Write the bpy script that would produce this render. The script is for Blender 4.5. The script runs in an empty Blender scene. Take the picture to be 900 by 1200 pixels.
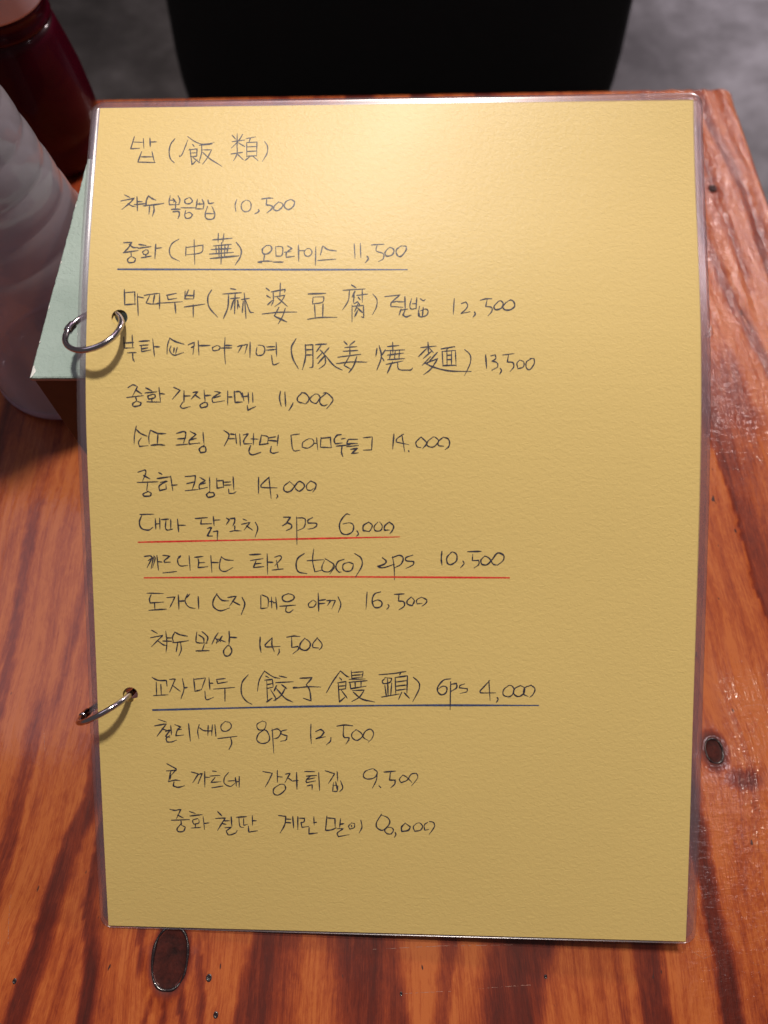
import bpy, bmesh, math, random
import numpy as np
from mathutils import Vector, Matrix, noise as mnoise
random.seed(7); np.random.seed(7)
R = math.radians
S = bpy.context.scene
MM = 0.001

# ------------------------------------------------------------------ camera
cd = bpy.data.cameras.new('camera'); cam = bpy.data.objects.new('camera', cd)
S.collection.objects.link(cam); S.camera = cam
cam.location = (0, 0, 0.3123)
cam.rotation_euler = (0.465222, 0, 0)
cd.sensor_fit = 'AUTO'; cd.sensor_width = 36; cd.lens = 865.942 / 1200 * 36
cd.clip_start = 0.01; cd.clip_end = 50
cd.dof.use_dof = True; cd.dof.focus_distance = 0.272; cd.dof.aperture_fstop = 26.2 / 2.9
S.render.resolution_x = 768; S.render.resolution_y = 1024
# ------------------------------------------------------------------ world, lamps, exposure
w = bpy.data.worlds.new('World'); S.world = w; w.use_nodes = True
w.node_tree.nodes['Background'].inputs[0].default_value = (0.60, 0.54, 0.52, 1)
w.node_tree.nodes['Background'].inputs[1].default_value = 0.15
S.view_settings.view_transform = 'Standard'; S.view_settings.look = 'None'
S.view_settings.exposure = 0.0; S.view_settings.gamma = 1.0
def lamp(name, loc, target, size, watts, color, sy=None, shape=None):
    l = bpy.data.lights.new(name, 'AREA'); l.energy = watts; l.color = color
    l.shape = shape or ('RECTANGLE' if sy else 'DISK'); l.size = size
    if sy: l.size_y = sy
    o = bpy.data.objects.new(name, l); S.collection.objects.link(o); o.location = loc
    o.rotation_euler = (Vector(target) - Vector(loc)).to_track_quat('-Z', 'Y').to_euler()
    return o
pl = lamp('pendant_lamp', (0.05, 0.70, 1.95), (0, 0.15, 0.08), 0.16, 9.3, (1.0, 0.92, 0.80)); pl.data.spread = R(100)
lamp('left_lamp', (-0.66, 0.46, 1.1), (0, 0.15, 0.08), 0.5, 0.9, (0.95, 0.85, 1.0))
lamp('far_lamp', (0.93, 1.52, 1.10), (0.22, 0.36, 0.0), 0.22, 13, (1.0, 0.84, 0.84), 0.18)
lamp('rose_fill', (0.0, 0.80, 1.35), (0, 0.2, 0.1), 0.8, 1.6, (1.0, 0.70, 0.95), 0.5)  # added soft fill for a pinkish sheen on the film, no known source
lamp('side_lamp', (0.66, 0.19, 1.10), (0.15, 0.05, 0.0), 0.07, 0.5, (1.0, 0.86, 0.9))
dl = lamp('floor_fill', (1.35, 1.85, 1.5), (1.3, 1.95, -0.75), 0.2, 13, (0.97, 0.90, 1.0)); dl.data.spread = R(62)  # added to brighten the right-hand floor, no fixture known there
S.cycles.max_bounces = 10; S.cycles.transparent_max_bounces = 16
S.cycles.caustics_reflective = False; S.cycles.caustics_refractive = False
S.cycles.use_denoising = True
WRITING = [
 '129,2854 119,2807 150,2809;125,2834 161,2832;161,2847 165,2809;184,2849 187,2815;186,2833 207,2834;158,2796 147,2756 207,2754;194,2796 205,2754;158,2776 198,2776;272,2846 258,2824 254,2795 260,2768 274,2753;317,2840 309,2813 299,2784 291,2776 290,2781;316,2854 341,2835 371,2824 410,2830;334,2824 341,2815;323,2802 351,2806 351,2778 329,2776;329,2790 349,2791;326,2806 336,2745 353,2765;338,2773 363,2752;358,2820 404,2825;367,2822 367,2787 359,2752;366,2802 402,2802 388,2771 372,2747;371,2793 397,2768 440,2739;472,2858 486,2842;509,2861 496,2837 471,2808;473,2833 516,2839;490,2864 491,2801;494,2829 518,2814;471,2786 511,2792;492,2808 491,2784 480,2760;492,2786 514,2764;521,2844 556,2851;537,2847 532,2830;524,2829 526,2775;524,2829 560,2831 560,2777;526,2813 558,2814;527,2795 559,2797;525,2777 560,2779;535,2774 520,2761;549,2775 566,2760;587,2833 598,2813 596,2787 581,2758',
 '107,2632 126,2622;97,2609 142,2619 125,2599 102,2578;121,2599 136,2590 147,2588;151,2624 155,2573;153,2607 170,2606;143,2595 180,2599;190,2628 184,2611 183,2591 174,2591;190,2628 202,2619 216,2612;180,2592 211,2595 244,2600;196,2592 195,2560;209,2594 212,2574 207,2553;265,2629 262,2607 264,2595 297,2596;292,2629 299,2612 296,2596;265,2612 282,2612 277,2604;275,2618 287,2603;285,2604 285,2580;271,2578 302,2579;277,2569 296,2570 299,2558 295,2544;328,2621 316,2613 319,2601 332,2599 342,2608 335,2620 328,2621;304,2584 354,2584;320,2574 318,2555 324,2545 338,2548 344,2559 333,2567 320,2562;359,2616 355,2580 380,2580;375,2616 382,2599 380,2580;357,2598 381,2598;367,2601 368,2595;396,2613 398,2602 406,2600 416,2603;395,2589 388,2561 393,2544 414,2543 421,2557 416,2576 410,2589;388,2563 421,2562;495,2615 490,2595 493,2571;526,2613 513,2601 512,2582 523,2570 539,2574 545,2591 540,2608 526,2613;570,2578 573,2573 566,2566 558,2562;581,2617 601,2620 620,2620;599,2620 597,2595 613,2593 619,2585 610,2574 601,2567;640,2606 625,2591 623,2578 637,2574 652,2587 654,2599 640,2606;679,2615 664,2606 660,2589 674,2578 690,2589 695,2606 683,2615 679,2615',
 '114,2456 141,2457 129,2435 114,2420;133,2450 147,2439 163,2439;114,2420 165,2428;140,2423 142,2408;142,2408 130,2396 135,2385 152,2387 157,2399 142,2407;166,2450 190,2446;164,2436 207,2442;190,2431 179,2423 185,2414 197,2417 198,2428 190,2431;191,2414 192,2403;176,2402 209,2408;223,2451 222,2399;223,2436 244,2438;301,2469 279,2454 270,2430 278,2405 306,2390;326,2442 326,2410;326,2439 384,2448 378,2421 327,2413;353,2467 358,2379;417,2467 482,2473;435,2490 435,2458;454,2490 451,2458;419,2445 480,2451;412,2432 480,2436;407,2416 488,2422;428,2445 430,2421;471,2450 466,2421;447,2457 447,2381;410,2400 507,2410;438,2445 440,2403;459,2449 458,2403;497,2458 514,2433 512,2406 495,2377;600,2447 587,2434 590,2418 606,2418 619,2432 614,2446 600,2447;595,2417 592,2391;572,2388 595,2391 621,2391;572,2388 586,2385;632,2443 634,2409 653,2411 657,2431 653,2443 632,2443;624,2388 659,2388;673,2446 688,2437 670,2422 669,2405 697,2409;662,2423 685,2425;710,2449 712,2391;711,2429 729,2429;740,2437 730,2425 735,2411 748,2410 757,2422 751,2435 740,2437;770,2443 769,2376;793,2445 786,2413;796,2445 811,2433 841,2428;777,2394 839,2399;902,2454 905,2401;923,2456 925,2403;946,2410 951,2401 940,2386;961,2450 1005,2453;982,2452 978,2429 1002,2419 1002,2401 986,2391;1019,2438 1008,2422 1015,2410 1034,2416 1039,2432 1028,2441 1019,2438;1064,2447 1047,2432 1051,2413 1064,2410 1081,2432 1081,2446 1064,2447',
 '123,2289 126,2237 162,2240;127,2279 158,2282 160,2237;167,2275 172,2200;169,2265 189,2261;190,2270 222,2275 242,2277;209,2270 197,2243 214,2240 229,2240;225,2270 221,2242;242,2275 243,2223;229,2240 247,2244;265,2270 298,2277;268,2269 271,2255 300,2260;245,2243 320,2248;294,2244 298,2208;328,2285 327,2258 356,2258;358,2288 357,2260;328,2270 357,2269;326,2230 395,2240;356,2238 357,2195;339,2289 327,2258;417,2289 405,2264 410,2229 439,2195;481,2294 499,2291;455,2275 518,2280;475,2275 473,2229 459,2191;481,2259 513,2262;497,2274 496,2207;492,2254 483,2220;504,2253 513,2229;519,2256 545,2260;528,2278 535,2191;525,2250 522,2211;533,2253 548,2214 560,2211;507,2253 506,2223;602,2296 613,2287;604,2270 617,2262;608,2238 623,2253;620,2283 667,2292 665,2282;650,2314 649,2265;626,2283 627,2253 620,2235;632,2266 666,2271 652,2247 632,2232;640,2264 675,2232;589,2206 644,2212 707,2213;646,2229 631,2200 653,2185;668,2226 658,2197 644,2172;635,2197 673,2179;745,2276 805,2278;762,2265 760,2241 794,2247 799,2266 762,2265;767,2238 770,2191;796,2241 795,2193;744,2188 783,2194 844,2195;893,2308 908,2298;864,2289 940,2294;886,2288 882,2253 863,2221;905,2286 895,2265;902,2274 900,2245;911,2271 949,2276;930,2291 930,2246;916,2265 923,2256;902,2242 914,2249 923,2236;895,2236 895,2179;895,2233 934,2236 935,2194 927,2197;917,2245 904,2215;914,2227 930,2212;914,2218 904,2197;966,2276 980,2257 978,2230 965,2205;1007,2267 1060,2273 1031,2248 1027,2233 1069,2230;1031,2247 1051,2251;1051,2249 1072,2249;1076,2267 1077,2221;1063,2224 1056,2203;1066,2221 1086,2224;1077,2221 1069,2203 1080,2197 1097,2203;1099,2260 1093,2236 1098,2224 1116,2227;1117,2263 1114,2224;1101,2242 1116,2243;1129,2260 1139,2253 1146,2257;1126,2233 1122,2203 1132,2197 1151,2203 1155,2218 1145,2224 1128,2217;1122,2218 1127,2200;1139,2230 1136,2200;1246,2261 1242,2206;1270,2243 1286,2249 1292,2236 1283,2221 1267,2208 1300,2215;1315,2214 1318,2207 1310,2196;1336,2255 1357,2260 1376,2260;1360,2259 1354,2233 1374,2230 1375,2216 1362,2201;1398,2251 1383,2233 1389,2222 1407,2227 1415,2242 1407,2253 1398,2251;1425,2248 1414,2233 1420,2222 1439,2222 1454,2234 1451,2250 1440,2256 1425,2247',
 '125,2127 128,2089 160,2090;125,2106 158,2108;153,2133 156,2090;139,2073 168,2074;156,2071 157,2054 162,2044;177,2112 211,2114;179,2098 208,2100;184,2097 186,2077 217,2083;186,2086 206,2090;222,2120 229,2061;226,2094 246,2093;279,2123 272,2097 271,2069;279,2123 297,2112 327,2102;284,2097 280,2080 295,2065 326,2074;295,2090 293,2074;305,2091 300,2071;341,2100 362,2109 358,2068;352,2091 363,2097;375,2114 378,2065;377,2097 415,2098;438,2098 423,2091 426,2081 444,2083 449,2093 440,2099;465,2125 464,2080 468,2035;465,2098 488,2098;449,2089 488,2090;507,2094 524,2100 510,2074;518,2097 541,2102 533,2071;550,2109 550,2057;573,2091 571,2071 579,2064 595,2068 600,2086 593,2097 577,2099;606,2093 633,2094;605,2082 635,2084;638,2109 640,2061;623,2064 627,2036 633,2032 649,2039;705,2121 690,2091 695,2054 714,2019;737,2101 738,2059 728,2016;736,2099 762,2101 763,2027 753,2022;739,2083 761,2084;739,2065 761,2066;772,2101 810,2103;792,2101 775,2077;787,2083 802,2065 805,2036 785,2019;796,2074 777,2054;802,2062 780,2036;817,2090 801,2071;804,2066 834,2030 863,2014;868,2112 879,2101;905,2113 888,2099;871,2091 912,2094;866,2078 915,2081;848,2058 926,2068;888,2097 889,2062;886,2059 869,2030 895,2016;912,2059 901,2027 886,2006;842,2036 895,2042 947,2041;981,2088 977,2062;1009,2083 998,2065;988,2097 996,2059 981,2014;999,2056 1005,2045;1034,2109 1035,2071;1016,2094 1056,2098;1008,2080 1076,2083;1017,2065 1072,2072;1028,2078 1024,2053;1058,2083 1056,2053;1017,2049 1076,2053;1043,2077 1041,2053;1012,2033 1070,2045;1034,2042 1017,2004;1052,2042 1053,2021 1064,2014 1096,2014;1081,2014 1096,2014 1103,2021;1130,2091 1184,2096;1155,2109 1157,2071;1151,2088 1123,2060;1159,2090 1173,2074;1169,2080 1139,2053;1187,2074 1151,2033;1164,2059 1136,2030;1145,2036 1189,2053 1166,2018 1141,1998;1148,2036 1174,2024 1227,2011 1303,2009;1200,2086 1247,2094;1224,2091 1218,2080;1204,2078 1207,2027;1203,2077 1249,2081 1252,2027;1220,2077 1221,2030;1236,2078 1236,2031;1221,2064 1236,2065;1221,2049 1236,2050;1207,2029 1252,2030;1281,2084 1300,2065 1300,2036 1281,1995;1353,2065 1357,2019;1371,2062 1386,2066 1388,2053 1374,2044 1392,2039 1394,2024 1374,2013;1404,2019 1408,2011 1402,1999;1412,2065 1451,2070;1432,2066 1428,2041 1447,2039 1450,2024 1438,2009;1471,2048 1461,2036 1465,2018 1483,2024 1485,2041 1471,2048;1512,2053 1494,2041 1494,2021 1506,2015 1521,2036 1520,2053 1506,2054',
 '141,1956 158,1965 173,1959 155,1925;167,1948 187,1935;137,1923 193,1929;167,1923 170,1912;170,1911 157,1902 161,1893 180,1896 186,1905 170,1911;201,1955 221,1945;198,1938 238,1942;224,1934 207,1928 210,1917 230,1922 232,1932 224,1934;221,1919 221,1910;204,1908 250,1907;245,1956 250,1907;248,1936 264,1934;294,1957 316,1947 290,1917;329,1945 329,1907;327,1927 350,1928;325,1907 316,1893 324,1886 350,1892;359,1939 376,1942 353,1917;367,1930 383,1919;396,1947 400,1910;399,1928 419,1930;399,1907 383,1897 387,1887 407,1893 406,1905 393,1904;432,1943 453,1939 425,1921 426,1905 465,1911;428,1921 451,1927;476,1944 476,1897;477,1924 491,1924;498,1943 501,1905 525,1907;502,1941 517,1941 528,1921;525,1938 531,1910;523,1924 546,1927;545,1938 547,1901;560,1938 561,1905;542,1895 544,1878 554,1884 570,1891;654,1942 651,1919 657,1893;669,1940 672,1893;697,1903 692,1892 683,1878;725,1938 739,1935 751,1920 747,1907 737,1899;727,1937 712,1921 715,1907 735,1901;771,1933 756,1920 758,1908 774,1901 783,1911 788,1922 781,1932 771,1933;799,1936 812,1936 832,1916 826,1901 811,1883;808,1934 789,1918 789,1901 801,1893 813,1897',
 '168,1827 161,1796 159,1766;167,1816 182,1802 203,1793;184,1787 174,1773 177,1758 206,1761;215,1813 209,1790 210,1767;217,1812 240,1802 266,1801;240,1798 237,1764;216,1762 242,1764 262,1762;303,1802 329,1808 334,1798 326,1769;306,1783 333,1785;301,1762 340,1765;349,1808 369,1798 346,1778 345,1765 380,1769;347,1779 369,1785;392,1806 395,1766;395,1761 379,1749 383,1736 400,1740 400,1756 386,1757;463,1811 480,1795 464,1759;485,1799 499,1797;478,1783 499,1783;502,1800 505,1766;516,1799 518,1759;528,1795 545,1800 530,1777 531,1765 557,1766;563,1801 562,1762;554,1782 580,1781;553,1760 547,1739 558,1728 587,1736;590,1795 583,1762 613,1766;592,1794 612,1788 610,1766;615,1785 638,1789;615,1777 644,1774;647,1795 643,1759;623,1756 620,1739 629,1733 647,1737;719,1798 690,1794 697,1744 721,1743;751,1782 731,1770 728,1753 748,1750 767,1764 764,1779 751,1782;768,1766 777,1766;777,1785 781,1745;792,1786 790,1753 829,1751;792,1783 824,1786 827,1752;861,1795 847,1793 837,1778 841,1764 864,1767;861,1780 876,1783;844,1756 891,1760;864,1755 862,1735 867,1720;885,1778 879,1764 917,1765;885,1779 917,1779;879,1754 920,1758;894,1745 917,1749 896,1731 919,1733;936,1784 967,1787 965,1743 937,1742;1041,1796 1037,1746;1074,1796 1051,1780 1049,1769 1092,1760;1068,1795 1078,1736;1092,1740 1093,1735;1134,1786 1120,1773 1116,1764 1122,1752 1134,1750;1134,1786 1153,1765 1140,1747;1175,1786 1157,1771 1155,1758 1165,1752 1179,1753 1194,1771 1184,1784 1175,1786;1210,1785 1194,1771 1194,1757 1212,1754;1210,1785 1227,1779 1232,1765 1228,1751 1217,1743',
 '169,1671 194,1679 196,1669 184,1641;188,1660 209,1648;166,1636 236,1638;201,1634 197,1608;202,1605 185,1597 186,1589 208,1590 212,1600 200,1606;239,1670 251,1663;234,1649 277,1655;245,1636 268,1641 241,1625 241,1608 264,1613 263,1628;280,1657 286,1607;282,1626 302,1627;329,1655 364,1658 361,1636 351,1608;334,1631 359,1637;328,1607 372,1611;379,1652 398,1641 378,1629 376,1612 404,1618;381,1629 398,1633;412,1653 412,1606;411,1603 400,1594 406,1584 426,1589 425,1600 406,1600;436,1648 437,1615 459,1619;437,1640 458,1641 459,1618;462,1635 483,1636;462,1625 485,1626;492,1654 494,1609;476,1612 477,1597 491,1597 502,1603;579,1651 578,1597;615,1652 588,1626 590,1617 641,1615;614,1652 621,1579;641,1592 644,1587 639,1579;685,1636 667,1622 665,1607 677,1600 690,1605 702,1620 716,1636 731,1630 735,1618 719,1603 706,1610 700,1622 686,1635;757,1638 743,1624 745,1608 758,1606 766,1612;757,1638 774,1628 773,1614 764,1600',
 '171,1526 218,1527;177,1523 168,1499 175,1478 199,1472 213,1481;223,1511 224,1475;224,1493 237,1494;238,1513 238,1475;243,1508 270,1510;260,1509 257,1481 263,1472 281,1475;276,1509 275,1475;299,1509 302,1466;301,1488 326,1488;360,1511 402,1514;381,1507 378,1492 416,1493;422,1518 424,1486;424,1505 445,1506;401,1477 416,1480 400,1450 418,1450;421,1465 436,1468 434,1435;467,1512 477,1506 467,1491;480,1510 495,1512 495,1500 489,1486;495,1485 495,1470;478,1465 495,1468 517,1467;524,1508 537,1503;518,1490 548,1497 527,1470;535,1485 556,1470;566,1497 574,1476 565,1446;663,1514 687,1514 674,1496 690,1487 688,1475 673,1468;659,1484 677,1495;708,1515 709,1419;706,1511 733,1510 738,1499 733,1478 712,1467;763,1512 747,1503 747,1493 774,1492 777,1484 765,1475 747,1472;891,1521 879,1523 862,1504 855,1483 862,1459 880,1452 900,1462 904,1483 891,1493 868,1489;916,1465 921,1454 914,1446;956,1495 938,1483 937,1466 959,1462;956,1495 968,1485 965,1471 957,1462;987,1494 975,1479 980,1465 998,1466 1003,1482 994,1495;1027,1495 1012,1482 1010,1467 1027,1467;1027,1495 1042,1482 1039,1467 1030,1455',
 '181,1380 202,1382 207,1374 190,1341;195,1366 213,1377 204,1338;214,1382 219,1374 209,1341;225,1383 229,1332;228,1362 242,1360;246,1384 270,1381 251,1366 250,1359 272,1360;244,1322 292,1327;302,1381 296,1365 304,1347 331,1348;307,1382 302,1374;336,1382 339,1330;355,1376 384,1379;367,1371 369,1358 366,1340 400,1343;368,1357 390,1358;411,1382 414,1323;414,1358 437,1357;448,1379 442,1358 442,1334 460,1326 487,1340;449,1376 464,1367 489,1365;545,1384 584,1386;548,1364 591,1370;567,1362 558,1339 594,1342;562,1352 585,1354;606,1387 607,1315;606,1358 626,1357;632,1375 650,1380 655,1371 632,1345;638,1364 644,1333;623,1330 662,1334;734,1387 712,1371 706,1344 715,1323 743,1317;767,1403 763,1362 771,1323 798,1329;744,1362 801,1365;804,1362 795,1338 801,1325 821,1323 833,1337 836,1352;806,1369 833,1352 839,1340 823,1315;872,1366 851,1358 844,1337 854,1322 863,1322;889,1356 870,1349 869,1331 881,1324 898,1328 904,1349 889,1356;889,1356 903,1350;909,1386 931,1370 934,1343 912,1304;1005,1371 1018,1359 1011,1348 988,1341 1008,1336 1046,1348;1040,1375 1046,1336 1048,1293;1039,1371 1064,1379 1077,1369 1070,1348 1049,1336;1110,1379 1087,1371 1088,1360 1114,1357 1111,1345 1087,1333;1211,1392 1209,1365 1212,1344;1244,1388 1229,1371 1231,1350 1245,1346 1262,1359 1262,1380 1250,1389 1241,1388;1284,1358 1288,1348 1276,1334;1300,1390 1347,1391;1318,1381 1317,1359 1339,1360 1340,1346 1324,1333;1360,1375 1347,1361 1351,1346 1369,1345 1387,1364 1404,1385 1425,1377 1424,1359 1405,1343;1360,1375 1375,1367 1390,1346 1405,1343',
 '187,1251 244,1249;201,1245 195,1230 197,1216 245,1219;212,1217 213,1192;192,1190 253,1194;256,1235 284,1237 271,1211 265,1199;296,1244 297,1193;297,1222 319,1223;328,1247 319,1223 331,1202 354,1196;335,1246 325,1235;365,1238 366,1194;430,1248 417,1223 418,1201 441,1187 474,1197;430,1244 447,1225 471,1222;468,1234 498,1239 474,1204;484,1221 510,1207;518,1234 527,1210 515,1175;583,1241 583,1194 605,1197;587,1243 608,1231 608,1200;614,1219 626,1220;620,1235 621,1196;635,1234 639,1191;626,1215 636,1215;679,1247 660,1238 660,1224 676,1218 697,1227 697,1240 679,1247;649,1202 704,1206;672,1200 670,1185 682,1180 696,1190;762,1222 749,1210 752,1198 768,1200 776,1215 765,1224;783,1248 785,1184;785,1222 809,1225;783,1210 807,1212;813,1221 827,1222 816,1205;825,1221 843,1222 831,1193;852,1235 862,1208 853,1179;953,1251 950,1190;1000,1251 979,1244 971,1220 980,1197 1001,1199 1005,1214 991,1223 974,1217;1026,1207 1030,1200 1022,1189;1048,1242 1082,1244;1064,1242 1063,1219 1081,1216 1083,1201 1065,1188;1106,1232 1093,1219 1095,1207 1111,1202 1118,1219 1108,1232;1143,1232 1126,1222 1128,1208 1146,1210;1143,1232 1161,1222 1158,1210 1145,1200',
 '199,1119 219,1107;195,1092 239,1100 221,1083 197,1059;220,1081 238,1067 248,1064;249,1115 252,1073 248,1040;251,1091 269,1091;238,1080 270,1079;281,1112 272,1093 276,1075;281,1112 297,1103 325,1097;272,1074 296,1076 328,1081;290,1073 284,1041;300,1073 302,1048 293,1026;358,1111 355,1089 358,1074 394,1072;377,1113 396,1093 390,1070;365,1101 381,1089 382,1073;384,1068 376,1046;354,1044 400,1045;433,1109 421,1091 410,1068;421,1091 429,1083 426,1071;447,1097 432,1076;445,1096 440,1083 458,1076;432,1087 442,1076;471,1114 472,1091 470,1066;472,1093 498,1091;464,1062 451,1044 456,1027 470,1027 480,1042 474,1060 464,1063;580,1093 579,1062 583,1038;622,1090 598,1066 601,1058 650,1059;622,1090 621,1066 629,1042;646,1049 647,1039 641,1028;673,1092 697,1096 719,1094;690,1094 691,1055 713,1059 714,1049 695,1033;736,1088 721,1069 721,1051 741,1045 755,1059 753,1075 736,1088;781,1090 765,1069 765,1055 785,1053;779,1090 796,1069 795,1055 787,1047',
 '197,948 217,938 247,937 249,917;211,932 211,885;227,923 228,885;200,882 231,884 252,885;258,941 279,943 258,895;268,920 295,898;304,944 309,907 297,870;309,910 321,912;344,944 348,898 371,904;344,941 386,946 371,904;398,947 401,904;400,927 412,927;383,898 385,873 391,867 413,876;424,941 456,944;426,939 428,926 463,932;414,906 489,912;454,908 454,862;537,958 515,929 513,889 528,864 549,851;595,972 576,938 569,898;595,970 625,950 649,944;598,953 610,947;595,938 622,941 625,916;602,935 605,859;604,922 623,926;602,908 625,913;601,859 621,873;616,904 634,873 634,864;646,953 673,947;634,929 696,932;637,919 628,898;655,922 673,907;670,913 652,882 627,864;637,907 667,873 694,859;696,912 718,910;720,945 763,947 742,922;742,922 754,901 759,863 732,873;696,908 745,914 792,913;862,971 835,932 813,892;862,971 883,953 892,949;859,947 867,938;852,928 882,933 881,907;855,925 859,859;855,916 879,918;857,904 881,907;859,859 878,876;866,901 887,873;900,971 903,944 938,949;901,965 942,968 939,947;904,955 937,957;893,930 956,936;896,927 899,907 953,916;914,930 915,913;935,933 935,914;893,941 950,942;905,900 947,902 929,876 903,861;908,895 938,870 984,859;998,957 1069,963;1019,944 1010,934 1016,925 1037,930 1043,944 1019,947;1019,919 1025,879;1043,928 1040,882;1007,877 1070,888;1028,944 1031,882;1048,962 1093,969;1075,965 1070,956;1055,947 1058,885;1055,947 1098,953 1097,892;1058,931 1095,936;1059,916 1095,920;1059,901 1095,906;1079,895 1068,869;1088,892 1106,873;1119,948 1139,928 1139,904 1118,861;1250,942 1226,938 1207,916 1205,898 1218,885 1234,892 1237,910 1223,916 1205,904;1250,932 1250,832;1250,922 1271,926 1271,910 1250,896;1299,924 1283,918 1281,910 1309,907 1307,896 1284,890;1387,936 1353,898 1358,892 1409,892;1384,936 1390,865;1414,876 1418,869 1412,858;1454,918 1437,904 1436,885 1455,878 1469,888 1472,907 1463,918 1452,918;1495,918 1475,907 1473,888 1490,879 1508,891 1509,910 1495,918;1534,919 1511,910 1507,888 1523,879;1531,920 1546,907 1541,888 1529,876',
 '215,795 244,785;201,771 244,779 209,733;227,760 246,754;239,750 258,757 239,732 255,729;259,773 261,738;255,735 242,726 244,712 260,712 279,719;274,776 295,767 283,757 276,735 304,738;282,757 298,759;323,779 328,716;361,776 355,751 359,723;362,764 378,754 399,754;393,773 391,736;408,776 405,736;392,753 406,753;417,776 420,734;454,788 439,773 442,755 460,753 475,767 471,783 454,788;426,725 496,734;472,731 476,708 466,686;587,790 567,777 573,758 600,755 612,727 602,711 581,708 566,720 572,742 594,761 599,783 587,790;621,761 626,672;619,755 639,761 652,749 642,730 624,724;673,758 655,753 654,743 674,736 670,721 651,716;759,779 758,746 760,707;776,752 794,759 806,750 794,734 775,725 810,733;830,730 828,717 814,704;851,772 879,776 907,773;875,773 875,734 893,730 893,722 883,707;919,759 904,744 907,728 923,720 940,732 952,753 970,761 981,747 976,728 963,714;919,759 937,747 946,730 962,720',
 '241,631 273,612 274,605;239,604 257,605 273,608 254,586;254,602 246,567;254,589 252,573;244,564 269,570 287,568;265,564 262,548 280,543 302,549;329,601 354,594 333,561;349,590 368,596 352,558;377,603 376,545;377,581 395,581;405,605 419,603;395,586 432,589;414,581 398,562 435,565;401,542 441,549;463,600 448,581 447,559 468,548 484,559;460,568 487,570;487,581 490,550;501,585 500,545;487,565 500,567;586,604 620,598 607,570 594,547;638,609 638,565;638,586 656,584;647,557 625,541 625,522 643,518 666,538 662,556 644,557;667,595 684,599 665,564;678,580 691,570;707,602 708,540;693,570 713,572;736,605 772,605;742,588 779,591;754,586 742,574 742,564 775,571;745,576 772,582;744,552 763,557 762,538;786,602 789,536;809,609 843,598 833,581 821,562;852,606 854,571;852,585 855,584;839,565 836,532 852,534 854,553 836,556;864,572 872,546 861,532;847,568 852,537;976,617 952,607 946,588 961,579 986,585 995,604 982,616 976,617;995,604 992,576 978,546;1001,555 1008,548;1019,605 1060,609;1042,605 1039,576 1059,576 1057,561 1044,549;1086,595 1074,579 1080,567 1101,576 1116,598 1134,602 1139,586 1118,556;1086,595 1101,586 1119,567',
 '247,459 265,456 287,460 270,425;274,438 295,427;251,418 317,421;286,417 287,403;284,403 271,386 275,375 294,377 301,393 285,401;318,452 339,445;319,435 364,441;348,426 329,419 332,404 351,409 351,423;338,403 338,392;322,389 357,392;367,433 371,384;369,407 388,410;420,453 435,437;413,427 448,429 432,404 419,382;435,408 450,405;441,418 463,419;469,434 471,398;446,392 469,395 450,380 459,365 484,373 490,383;488,432 525,435;497,431 500,399 514,393;514,428 514,402 528,406;546,439 546,403;545,420 560,420;531,399 532,377 563,382;641,441 667,438 663,407 646,375;670,428 686,427;665,415 685,414;692,437 695,395;710,437 710,389;710,432 735,431 732,418 722,415 725,397 750,401;768,438 769,406;767,416 778,417;751,396 750,373 781,377;815,440 810,387 830,389 849,397;815,434 844,432 845,397;864,432 861,399;861,410 876,413;852,394 874,394 853,378 856,364 896,372;904,416 893,404 898,393 913,399 915,414 903,416;903,407 905,401;937,427 941,401 931,379;1011,450 993,418 996,399 1014,390 1032,403 1041,422 1032,438 1008,447;1032,403 1023,390 1030,379 1045,377 1054,390 1048,400 1032,401;1060,384 1063,375 1058,365;1096,418 1083,403 1084,387 1106,391 1115,404 1096,418;1136,417 1125,404 1130,388 1150,392 1158,407 1148,419 1136,417;1176,422 1164,411 1166,392 1180,395;1182,425 1197,421 1200,405 1182,377',
]
UNDERLINES = [
  ('b', '98,2361 566,2361 1084,2362') ,
  ('r', '162,1430 568,1436 1063,1443') ,
  ('r', '179,1305 804,1305 1447,1298') ,
  ('b', '196,829 655,841 1107,847 1560,847') ,
]
# ------------------------------------------------------------------ helpers
def tag(o, label=None, cat=None, kind=None, group=None):
    if label: o['label'] = label
    if cat: o['category'] = cat
    if kind: o['kind'] = kind
    if group: o['group'] = group
    return o
def mk(name, verts, faces, mat, parent=None, smooth=True, scale=MM, loc=None, mats=None, midx=None):
    me = bpy.data.meshes.new(name)
    v = np.asarray(verts, dtype=float) * scale
    me.from_pydata(v.tolist(), [], faces); me.update()
    if mats:
        for m in mats: me.materials.append(m)
        me.polygons.foreach_set('material_index', midx)
    elif mat: me.materials.append(mat)
    if smooth: me.polygons.foreach_set('use_smooth', [True] * len(me.polygons))
    o = bpy.data.objects.new(name, me); S.collection.objects.link(o)
    if loc: o.location = loc
    if parent: o.parent = parent
    return o
def fix_normals(o):
    bm = bmesh.new(); bm.from_mesh(o.data); bmesh.ops.recalc_face_normals(bm, faces=bm.faces); bm.to_mesh(o.data); bm.free()
def empty(name, loc, label, cat, group=None):
    o = bpy.data.objects.new(name, None); S.collection.objects.link(o); o.location = loc
    o.empty_display_size = 0.02
    return tag(o, label, cat, None, group)
def bevel(o, wd, seg=3, angle=35):
    m = o.modifiers.new('bevel', 'BEVEL'); m.width = wd; m.segments = seg; m.limit_method = 'ANGLE'; m.angle_limit = R(angle)
    return o
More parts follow.
